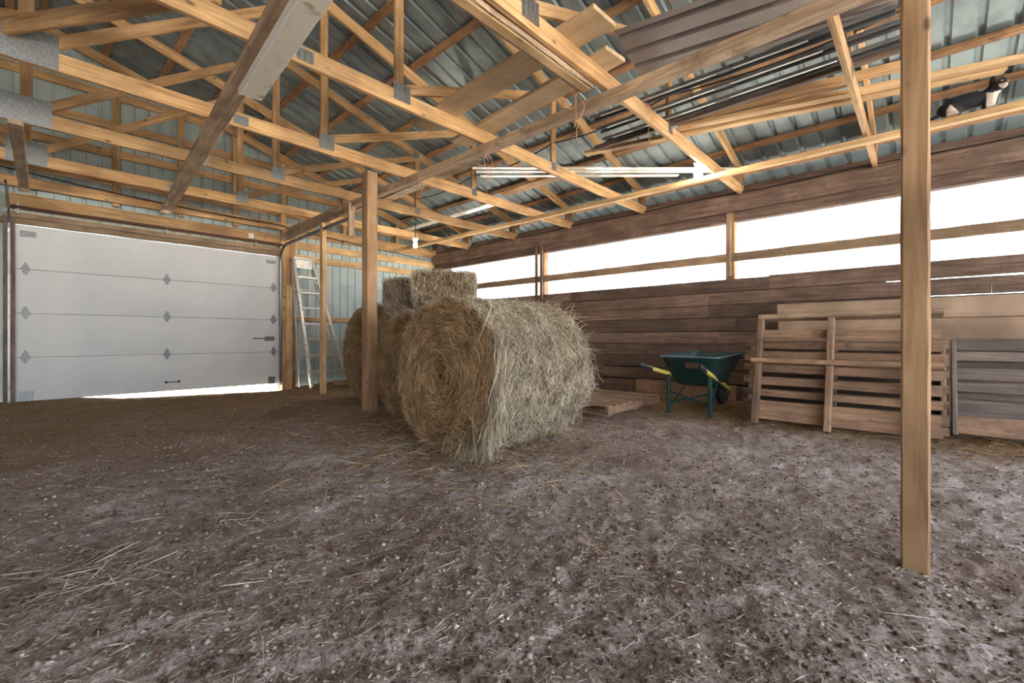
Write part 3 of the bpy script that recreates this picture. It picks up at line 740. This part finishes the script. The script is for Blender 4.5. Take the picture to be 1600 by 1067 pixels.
        D = np.stack([r.normal(.4, .5, N), np.cos(a_) + r.normal(0, .5, N), np.sin(a_) + r.normal(0, .6, N)], 1)
        ribbons('stray_stems', P, D, r.uniform(.1, .34, N), r.uniform(.003, .005, N), M_haylit, t, .6, .9, 4, seed + 91)
        for k in range(5):
            xr = x0 + .12 + (L - .24) * k / 6
            pts = [(xr + .006 * math.sin(5 * q_), yc + (R + .018) * 1.01 * math.cos(q_), max(zc + (R + .018) * .985 * math.sin(q_), zb + .01)) for q_ in np.linspace(0, 2 * math.pi, 60)]
            tube('twine_wrap', pts, .0022, M_net, t, 4)
    return t
round_bale(2.31, 3.50, 2.88, -.01, .62, 'large round hay bale with a swirled brown face, frayed skirt and twine', 42000, 26000, 11)
round_bale(2.84, 4.05, 4.22, -.01, .60, 'round hay bale wedged between the thick post and the twine-wrapped bale', 12000, 12000, 12, False)
round_bale(4.38, 5.5, 7.9, .10, .60, 'shaded round hay bale on a pallet against the metal wall', 6000, 9000, 13, False)
round_bale(3.25, 4.6, 5.75, -.01, .70, 'round hay bale carrying the two square bales', 10000, 9000, 14, False)
def square_bale(c, L, w, h, rz, label, n, seed):
    r = np.random.default_rng(seed)
    t = thing('square_bale', (c[0], c[1], c[2]), label, 'hay bale', 'square hay bales')
    M = Matrix.Translation(Vector(c) + Vector((0, 0, h / 2))) @ Matrix.Rotation(rz, 4, 'Z')
    bm = bmesh.new(); bmesh.ops.create_cube(bm, size=1)
    bmesh.ops.subdivide_edges(bm, edges=list(bm.edges), cuts=9, use_grid_fill=True)
    for v in bm.verts:
        p = Vector((v.co.x * L, v.co.y * w, v.co.z * h))
        k = 1 / max(1e-6, sum((abs(q) * 2) ** 9 for q in v.co)) ** (1 / 9) if max(abs(q) for q in v.co) > .49 else 1
        v.co = p * k + Vector([random.uniform(-.008, .008) for _ in range(3)])
    bm_obj('hay_body', bm, M_hayd, t, M, True)
    N = n; f = r.integers(0, 5, N); uv = r.uniform(-.5, .5, (N, 2)); P = np.zeros((N, 3)); nrm = np.zeros((N, 3))
    dims = np.array([L, w, h]) * .5
    for k, (ax, s) in enumerate(((0, 1), (0, -1), (1, 1), (1, -1), (2, 1))):
        m = f == k; oth = [a for a in range(3) if a != ax]
        P[m, ax] = s * dims[ax] * 1.01; P[m, oth[0]] = uv[m, 0] * 2 * dims[oth[0]]; P[m, oth[1]] = uv[m, 1] * 2 * dims[oth[1]]; nrm[m, ax] = s
    P /= (np.sum(np.abs(P / dims) ** 8, 1) ** (1 / 8))[:, None]; P *= 1.012
    D = r.normal(0, .35, (N, 3)) + np.array([0, 0, 1.]) * np.where(f < 4, 1.0, .15)[:, None] + nrm * .15
    R3 = np.array(M.to_3x3()); P = P @ R3.T + np.array(M.translation); D = D @ R3.T
    ribbons('loose_stems', P, D, r.uniform(.05, .17, N), r.uniform(.004, .007, N), M_haylit, t, .1, .5, 3, seed)
    for s in (-.22, .22):
        pts = [M @ Vector((s * L, yy, zz)) for yy, zz in ((-w / 2 - .01, -h / 2), (-w / 2 - .012, h / 2), (0, h / 2 + .012), (w / 2 + .01, h / 2), (w / 2 + .01, -h / 2))]
        tube('bale_string', pts, .0025, M_twine, t, 4)
square_bale((4.02, 5.02, 1.36), .86, .46, .44, math.radians(-38), 'square hay bale with a pale lit side, on top of the stack', 7000, 21)
square_bale((4.12, 5.85, 1.38), .92, .46, .38, math.radians(5), 'brown square hay bale lying between the pale square one and the metal wall', 6000, 22)

# ================================================================ PALLETS
def flat_pallet(x0, x1, y0, y1, z, label, n=8, mat=M_pallet):
    """deck slats run along Y, stringers along X"""
    t = thing('pallet', (x0, y0, z), label, 'pallet', 'wooden pallets')
    for yy in (y0 + .02, (y0 + y1) / 2, y1 - .02): beam('stringer', (x0, yy, z + .055), (x1, yy, z + .055), .038, .09, mat, t)
    for k in range(n):
        xx = x0 + .05 + (x1 - x0 - .1) * k / (n - 1)
        beam('slat', (xx, y0, z + .109), (xx, y1, z + .109), .09 + random.uniform(-.01, .01), .018, mat, t, wob=.001)
    for k in range(3):
        xx = x0 + .06 + (x1 - x0 - .12) * k / 2
        beam('slat', (xx, y0, z + .006), (xx, y1, z + .006), .09, .016, mat, t)
    return t
flat_pallet(4.5, 5.85, 2.66, 3.8, .0, 'wooden pallet lying flat on the dirt between hay bale and wheelbarrow', 9)
flat_pallet(3.95, 5.2, 7.15, 8.24, -.03, 'wooden pallet lying under the shaded round bale', 7)
def leaning(loc, lean, label, name='pallet', cat='pallet', group='wooden pallets'):
    t = thing(name, loc, label, cat, group)
    M = Matrix.Translation(Vector(loc)) @ Matrix.Rotation(lean, 4, 'Y')      # local z up the slope, local y along the wall
    def part(nm, y0, z0, y1, z1, x, w, th, mat, wob=.0012):
        a = M @ Vector((x, y0, z0)); b = M @ Vector((x, y1, z1))
        n = M.to_3x3() @ Vector((1, 0, 0))
        return beam(nm, a, b, w, th, mat, t, up=n, wob=wob)
    return t, part
# front frame
t, part = leaning((5.26, 0, 0), math.radians(15), 'brown slatted pallet frame with tall stringers leaning at the front of the stack')
for yy in (1.34, .70, .06): part('stringer', yy, -.02, yy, 1.13, 0, .06, .09, M_pallet)
zs = [.09, .19, .33, .46, .60, .72, .86, .985]; hs_ = [.085, .115, .07, .085, .085, .13, .08, .09]
for zz, hh in zip(zs, hs_): part('slat', 1.36 + random.uniform(-.03, .02), zz, -.12 + random.uniform(-.02, .02), zz - .01, .058, hh, .02, M_pallet)
part('top_rail', 1.37, 1.16, -.12, 1.17, .03, .05, .12, M_grime)
part('middle_rail', 1.40, .66, -.12, .655, -.055, .05, .03, M_pallet)
part('slat_offcut', 1.34, .90, 1.02, .90, -.02, .05, .04, M_pallet)
# second pallet behind
t, part = leaning((5.62, 0, 0), math.radians(11), 'wide closed-slat pallet behind the tall-stringer frame')
for yy in (1.5, .7, -.12): part('stringer', yy, 0, yy, .86, .05, .04, .09, M_pallet)
for zw, hh in zip(zs[:-1], hs_):
    zz = (.9 - (.9 - zw * .966) * 1.06) / .98
    part('slat', 1.56, zz, -.16, zz, -.005, hh * .9, .02, M_pallet)
for k in range(6): part('slat', 1.56, .08 + .145 * k, -.16, .08 + .145 * k, .105, .138, .02, M_gapshade)  # back layer, shade between the front slats put into its colour
# grey pallet to the right
t, part = leaning((5.80, 0, 0), math.radians(19), 'dark grey weathered pallet leaning beside the slim post')
part('stringer', -.20, 0, -.20, .93, .03, .04, .10, M_greyw)
part('stringer', -.85, 0, -.85, .93, .06, .04, .06, M_greyw); part('stringer', -1.5, 0, -1.5, .93, .03, .04, .10, M_greyw)
for zz, hh, mt in ((.10, .17, M_pallet), (.46, .10, M_greyw), (.585, .115, M_greyw), (.76, .09, M_greyw), (.875, .12, M_greyw)):
    part('slat', -.21, zz, -1.55, zz, -.005, hh, .022, mt)
for k in range(5): part('slat', -.21, .1 + .18 * k, -1.55, .1 + .18 * k, .11, .165, .02, M_greyw)
# pale sheets against the wall
t = board_thing('plywood_sheet', (6.66, 1.42, 1.22), (6.66, -1.6, 1.22), .035, .22, M_ply, 'upper pale smooth board standing on edge behind the leaning pallets', 'board')
t = board_thing('plywood_sheet', (6.62, 1.40, .555), (6.62, -1.6, .555), .03, 1.1, M_ply, 'lower broad pale board standing on the floor behind the leaning pallets', 'board')
board_thing('loose_plank', (6.90, 3.55, .10), (6.92, 2.0, .09), .03, .22, M_pallet, 'pale plank standing on edge at the wall foot behind the wheelbarrow', up=(.1, 0, 1))

# ================================================================ WHEELBARROW
wbx = thing('wheelbarrow', (5.6, 2.0, 0), 'dark green wheelbarrow with yellow handles and black grips', 'wheelbarrow')
def loft(name, rings, mat, parent, smooth=False, close_bottom=True):
    n = len(rings[0]); V = [p for r_ in rings for p in r_]; Fs = []
    for i in range(len(rings) - 1):
        for k in range(n): Fs.append((i * n + k, i * n + (k + 1) % n, (i + 1) * n + (k + 1) % n, (i + 1) * n + k))
    if close_bottom: Fs.append(tuple((len(rings) - 1) * n + k for k in range(n)))
    return mesh_py(name, V, Fs, mat, parent, None, smooth)
def rrect(x0, x1, y0, y1, z0, z1, r, k=5):
    pts = []
    for cx, cy, a0 in ((x1 - r, y1 - r, 0), (x0 + r, y1 - r, 90), (x0 + r, y0 + r, 180), (x1 - r, y0 + r, 270)):
        for i in range(k):
            a = math.radians(a0 + 90 * i / (k - 1)); x = cx + r * math.cos(a); y = cy + r * math.sin(a)
            u = (x - x0) / (x1 - x0); pts.append((x, y, z0 + (z1 - z0) * u))
    return pts
YC = 2.02
tray = loft('tray', [rrect(5.14, 6.22, YC - .34, YC + .34, .665, .70, .10), rrect(5.16, 6.20, YC - .325, YC + .325, .66, .695, .09), rrect(5.27, 5.98, YC - .21, YC + .21, .37, .37, .09), rrect(5.34, 5.88, YC - .17, YC + .17, .335, .335, .08),
                     ], M_green, wbx, True)
so = tray.modifiers.new('thick', 'SOLIDIFY'); so.thickness = .006
rim = rrect(5.14, 6.22, YC - .34, YC + .34, .668, .703, .10); tube('rim', rim + [rim[0]], .011, plain('rim_paint', (.04, .10, .12), .25), tray, 8)
mesh_py('rust_patch', [(5.153, YC + .02, .672), (5.153, YC - .14, .672), (5.195, YC - .13, .545), (5.195, YC + .03, .545)], [(0, 1, 2, 3)], M_rust, tray)
for s in (1, -1):
    a = Vector((4.66, YC + .335 * s, .60)); b = Vector((5.55, YC + .20 * s, .345)); c_ = Vector((6.45, YC + .07 * s, .20))
    h = beam('handle', a + (b - a) * .14, c_, .036, .042, M_yel, wbx)
    tube('grip', [a, a + (b - a) * .02, a + (b - a) * .25], [.02, .027, .026], M_grip, h, 10)
    f1 = Vector((5.22, YC + .24 * s, 0)); beam('leg', f1 + Vector((0, 0, .0)), f1 + Vector((-.02, .0, .46)), .045, .035, M_green, wbx, up=(0, 1, 0))
    beam('leg_brace', f1 + Vector((0, 0, .05)), Vector((5.62, YC + .18 * s, .34)), .03, .012, M_green, wbx)
    beam('foot', f1 + Vector((-.04, 0, .01)), f1 + Vector((.05, 0, .01)), .06, .02, M_dark, wbx)
beam('cross_brace', (5.21, YC + .24, .12), (5.21, YC - .24, .26), .02, .025, M_green, wbx); beam('cross_brace', (5.225, YC + .24, .26), (5.225, YC - .24, .12), .02, .025, M_green, wbx)
bm = bmesh.new()
for k in range(24):
    pass
tp = [(6.38 + .165 * math.cos(q), YC, .205 + .165 * math.sin(q)) for q in np.linspace(0, 2 * math.pi, 33)]
bm.free(); wh = tube('wheel', tp, .045, M_tyre, wbx, 10); tube('wheel_rim', [(6.38, YC - .03, .205), (6.38, YC + .03, .205)], .11, M_dark, wh, 20); tube('axle', [(6.38, YC - .1, .205), (6.38, YC + .1, .205)], .012, M_dark, wh, 8)
# dark tub
bm = bmesh.new(); bx, by = 6.45, 1.84
prof = [(0.0, .02), (0.0, .19), (.2, .215), (.38, .225), (.42, .235), (.42, .21), (.05, .18), (.04, .02)]
tube_bm(bm, [(bx, by, a + .0) for a, b in prof], [b for a, b in prof], 24, False)
tb = bm_obj('feed_tub', bm, M_tub, None, None, True); tag(tb, 'dark round tub between the wheelbarrow and the leaning pallets', 'tub')
# tool tip behind the big bale
tl = thing('hand_tool', (5.6, 3.9, 0), 'long tool with dark blue grip poking out behind the big bale', 'tool')
g1 = onX(933, 566, 6.3); tube('grip', [g1, g1 + Vector((.03, .14, .04))], [.022, .02], M_tub, tl, 10); tube('shaft', [g1 + Vector((.03, .14, .04)), Vector((6.75, 4.6, .1))], .014, M_barn, tl, 8)

# ================================================================ LADDER
ld = thing('step_ladder', (3.95, 8.4, 0), 'tall aluminium stepladder leaning folded against the metal wall', 'ladder')
FL, FR = Vector((3.58, 8.34, -.04)), Vector((4.32, 8.40, -.04)); TLp, TRp = Vector((3.45, 8.86, 2.40)), Vector((3.80, 8.88, 2.40))
for a, b in ((FL, TLp), (FR, TRp)):
    beam('side_rail', a, b, .075, .05, M_alu, ld, up=(1, 0, 0))
for k in range(7):
    u = .125 + .122 * k; a = FL.lerp(TLp, u); b = FR.lerp(TRp, u)
    st = beam('step', a, b, .10, .042, M_alu, ld)
    dn = (FL - TLp).normalized()
    for p, q in ((a, b), (b, a)):
        beam('step_brace', p + dn * .13, p.lerp(q, .19), .022, .022, M_alu, st)
M_, L_ = frame(TLp, TRp)
beam('top_cap', TLp + Vector((-.03, -.02, .01)), TRp + Vector((.03, -.02, .01)), .15, .03, M_alu, ld)
beam('top_plate', TLp + Vector((0, -.04, -.09)), TRp + Vector((0, -.04, -.09)), .006, .17, M_alu, ld)
off = Vector((-.06, .16, 0))
for a, b in ((FL + Vector((-.1, .30, 0)), TLp + Vector((-.01, .06, -.05))), (FR + Vector((-.02, .30, 0)), TRp + Vector((0, .06, -.05)))):
    beam('rear_rail', a, b, .04, .022, M_alu, ld, up=(1, 0, 0))
for k in range(4):
    u = .12 + .22 * k
    beam('rear_brace', (FL + Vector((-.1, .30, 0))).lerp(TLp + Vector((-.01, .06, -.05)), u), (FR + Vector((-.02, .30, 0))).lerp(TRp + Vector((0, .06, -.05)), u), .02, .02, M_alu, ld)
for p in (FL, FR): beam('foot', p + Vector((0, -.05, .0)), p + Vector((0, .05, .0)), .05, .04, M_grip, ld)

# ================================================================ CAT
def build_cat():
    m, nt, b = nmat('cat_fur'); L = nt.links.new
    at = nd(nt, 'ShaderNodeVertexColor', layer_name='fur'); n = nd(nt, 'ShaderNodeTexCoord')
    L(at.outputs[0], b.inputs['Base Color']); b.inputs['Roughness'].default_value = .8
    Z0 = CZ + .005; X0 = 5.86
    blobs = []                                     # (centre, radius) sampled along body, world metres; y along runner
    def chain(pts, rs, n=10):
        for (p, q, r1, r2) in zip(pts, pts[1:], rs, rs[1:]):
            for i in range(n + 1):
                u = i / n; blobs.append((Vector(p).lerp(Vector(q), u), r1 + (r2 - r1) * u))
    yR = onX(1475, 176, X0).y; yH = onX(1560, 135, X0).y      # rump and head along the runner
    dy = yH - yR
    Y = lambda u: yR + dy * u
    chain([(X0, Y(.02), Z0 + .075), (X0, Y(.18), Z0 + .098), (X0, Y(.42), Z0 + .105), (X0, Y(.66), Z0 + .10), (X0 - .005, Y(.80), Z0 + .118)], [.062, .078, .080, .070, .052])   # trunk
    hc = Vector((X0 - .03, Y(.98), Z0 + .178)); fd = Vector((-.75, -.66, -.12)).normalized(); ed = Vector((-.66, .75, 0))   # head centre, gaze, ear line
    chain([(X0 - .005, Y(.78), Z0 + .115), tuple(hc + Vector((.015, .02, -.03)))], [.058, .05])                          # neck
    chain([tuple(hc), tuple(hc + fd * .018)], [.060, .056], 4)                                                          # skull
    chain([tuple(hc + fd * .045 + Vector((0, 0, -.016))), tuple(hc + fd * .062 + Vector((0, 0, -.018)))], [.028, .022], 4)   # muzzle
    for s in (-1, 1):
        chain([(X0 + .055 * s, Y(.12), Z0 + .06), (X0 + .055 * s, Y(.24), Z0 + .035)], [.05, .035], 6)                  # thigh
        chain([(X0 + .05 * s, Y(.05), Z0 + .02), (X0 + .05 * s, Y(.28), Z0 + .014)], [.018, .016], 6)                   # hind foot
        chain([(X0 + .035 * s, Y(.78), Z0 + .07), (X0 + .035 * s, Y(.76), Z0 + .02)], [.03, .02], 6)                    # elbow
        chain([(X0 + .03 * s, Y(.76), Z0 + .017), (X0 + .03 * s, Y(.90), Z0 + .016)], [.020, .018], 6)
        chain([(X0 - .012 + .012 * s, Y(.86), Z0 + .10), (X0 - .005 + .02 * s, Y(.85), Z0 + .045)], [.048, .038], 6)                  # forearm and paw
    chain([(X0, Y(-.02), Z0 + .05), (X0 - .03, Y(-.2), Z0 + .02), (X0 - .02, Y(-.5), Z0 + .012)], [.022, .018, .012], 10)   # tail
    bm = bmesh.new()
    for p, r in blobs:
        bmesh.ops.create_icosphere(bm, subdivisions=2, radius=r, matrix=Matrix.Translation(p))
    for s in (-1, 1):                              # ears
        c = hc + ed * (.036 * s) + Vector((0, 0, .040))
        bmesh.ops.create_cone(bm, cap_ends=True, segments=10, radius1=.027, radius2=.003, depth=.07, matrix=Matrix.Translation(c + ed * (.006 * s) + Vector((0, 0, .022))) @ Matrix.Rotation(.8, 4, 'Z'))
    o = bm_obj('cat', bm, m)
    rm = o.modifiers.new('skin', 'REMESH'); rm.mode = 'VOXEL'; rm.voxel_size = .008; rm.use_smooth_shade = True
    sm = o.modifiers.new('soft', 'SMOOTH'); sm.iterations = 3
    dg = bpy.context.evaluated_depsgraph_get(); me = bpy.data.meshes.new_from_object(o.evaluated_get(dg)); o.modifiers.clear()
    o.data = me
    if not me.materials: me.materials.append(m)
    ca = me.color_attributes.new('fur', 'FLOAT_COLOR', 'POINT')
    for i, v in enumerate(me.vertices):
        p = v.co; u = (p.y - yR) / dy; z = p.z - Z0; x = p.x - X0
        c = (.010, .011, .016)
        w = .5 + .5 * math.sin(p.y * 60 + p.z * 47)
        if u > .78 and z < .112 + .012 * w: c = (.62, .52, .46)          # white chest and forelegs
        if .04 < u < .30 and z < .085 - abs(u - .12) * .5 and abs(x) > .02: c = (.60, .50, .42)   # pale hind leg
        q = (p - hc).dot(fd)
        if q > .048 and z < .158: c = (.55, .45, .40)
        if u > .93 and z > .16 and w > .72: c = (.12, .055, .025)                        # ginger flecks on the head
        ca.data[i].color = (*c, 1)
    tag(o, 'black and white cat crouching on the pale runner board', 'cat')
    M_eye = plain('cat_eye', (.45, .42, .10), .1)
    for s in (-1, 1):
        bm = bmesh.new(); bmesh.ops.create_icosphere(bm, subdivisions=2, radius=.009, matrix=Matrix.Translation(hc + fd * .058 + ed * (.024 * s) + Vector((0, 0, .014)))); bm_obj('eye', bm, M_eye, o, None, True)
build_cat()

# ================================================================ LITTER
def litter(name, N, sampler, lmin, lmax, wmin, wmax, mat, label, seed, tilt=.12, lift=.006):
    r = np.random.default_rng(seed); x, y = sampler(r, N)
    keep = (x < WX - .05) & (x > -.8) & (y > -1.6) & (y < GY - .1); x, y = x[keep], y[keep]; N = len(x)
    a = r.uniform(0, 2 * np.pi, N); D = np.stack([np.cos(a), np.sin(a), r.normal(0, tilt, N)], 1)
    L = lmin + (lmax - lmin) * r.random(N) ** 2.2
    P = np.stack([x, y, floor_h(x, y) + lift + np.abs(D[:, 2]) * L * .4], 1)
    o = ribbons(name, P, D, L, r.uniform(wmin, wmax, N), mat, None, 0, .18, 2, seed)
    return tag(o, label, None, None, 'stuff')
def near(r, N):
    d = 1.1 * (9 / 1.1) ** (r.random(N) ** .8); th = r.uniform(math.radians(-8), math.radians(98), N)
    return d * np.cos(th), d * np.sin(th)
def byw(r, N): return WX - .3 - np.abs(r.normal(0, .75, N)), r.uniform(-1.5, 7, N)
def bydoor(r, N): return r.uniform(-.5, 5, N), GY - .2 - np.abs(r.normal(0, 1.2, N))
def bybale(r, N): return 2.9 + r.normal(0, .7, N), 3.2 + r.normal(0, .8, N)
litter('straw_litter', 70000, near, .008, .060, .0012, .0030, M_straw, 'chopped straw and chaff strewn over the dirt floor', 31, .12, .003)
litter('long_straw', 700, near, .08, .26, .0014, .003, M_straw, 'long loose straw stems scattered over the floor', 32, .06)
litter('wood_chips', 1500, near, .008, .025, .003, .008, M_chip, 'pale chips scattered in the dirt', 33, .25)
litter('golden_straw', 26000, byw, .03, .2, .002, .005, M_strawg, 'golden straw drifted along the plank wall', 34, .25, .012)
litter('golden_straw', 7000, bydoor, .03, .16, .002, .004, M_strawg, 'golden straw in front of the garage door', 35, .15)
litter('fallen_hay', 6000, bybale, .05, .22, .002, .005, M_hayb, 'fallen hay stems around the big round bale', 36, .2)
def tuft(cx, cy, s):
    def f(r, N): return cx + r.normal(0, s, N), cy + r.normal(0, s, N)
    return f
p = onZ(130, 890, 0); litter('hay_tuft', 240, tuft(p.x, p.y, .10), .1, .32, .002, .0045, M_straw, 'flattened tuft of grey hay on the floor in front of the garage door', 37, .15, .012)
p = onZ(365, 810, 0); litter('hay_tuft', 60, tuft(p.x, p.y, .09), .1, .26, .002, .004, M_straw, 'small wisp of pale hay on the open floor', 38, .15, .012)

jb = board_thing('junction_box', (2.72, GY - .12, 2.74), (2.80, GY - .12, 2.74), .05, .08, M_ceram, 'small white electrical box on the header above the garage door', 'box', wob=0)
tag(tube('string', [(-.02, 8.9, 2.86), (.2, 8.9, 2.80), (.55, 8.93, 2.66)], .004, M_pale, None, 5), 'pale string hanging across the header above the door corner', 'string')

# crumbs of dirt and dung
def crumbs(N, seed):
    r = np.random.default_rng(seed); x, y = near(r, N)
    keep = (x < WX - .1) & (x > -.8) & (y > -1.4) & (y < GY - .2); x, y = x[keep], y[keep]; N = len(x)
    base = np.array([[1, 0, 0], [-1, 0, 0], [0, 1, 0], [0, -1, 0], [0, 0, .7], [0, 0, -.7]], float)
    sz = .0025 + .010 * r.random(N) ** 3
    V = base[None] * sz[:, None, None] * r.uniform(.6, 1.4, (N, 6, 3))
    a = r.uniform(0, 6.28, N); c_, s_ = np.cos(a)[:, None], np.sin(a)[:, None]
    V = np.stack([V[..., 0] * c_ - V[..., 1] * s_, V[..., 0] * s_ + V[..., 1] * c_, V[..., 2]], -1)
    V += np.stack([x, y, floor_h(x, y) + sz * .3], 1)[:, None]
    Fb = np.array([[0, 2, 4], [2, 1, 4], [1, 3, 4], [3, 0, 4], [2, 0, 5], [1, 2, 5], [3, 1, 5], [0, 3, 5]])
    Fq = (Fb[None] + (np.arange(N) * 6)[:, None, None]).reshape(-1, 3)
    o = mesh_np('dirt_crumbs', V.reshape(-1, 3), Fq, M_crumb)
    tag(o, 'crumbs of brown and grey dirt over the barn floor', None, None, 'stuff')
M_crumb = hay('dirt_crumb', [(0, (.10, .055, .04)), (.45, (.22, .15, .125)), (.8, (.36, .31, .29)), (1, (.62, .58, .55))])
crumbs(34000, 41)
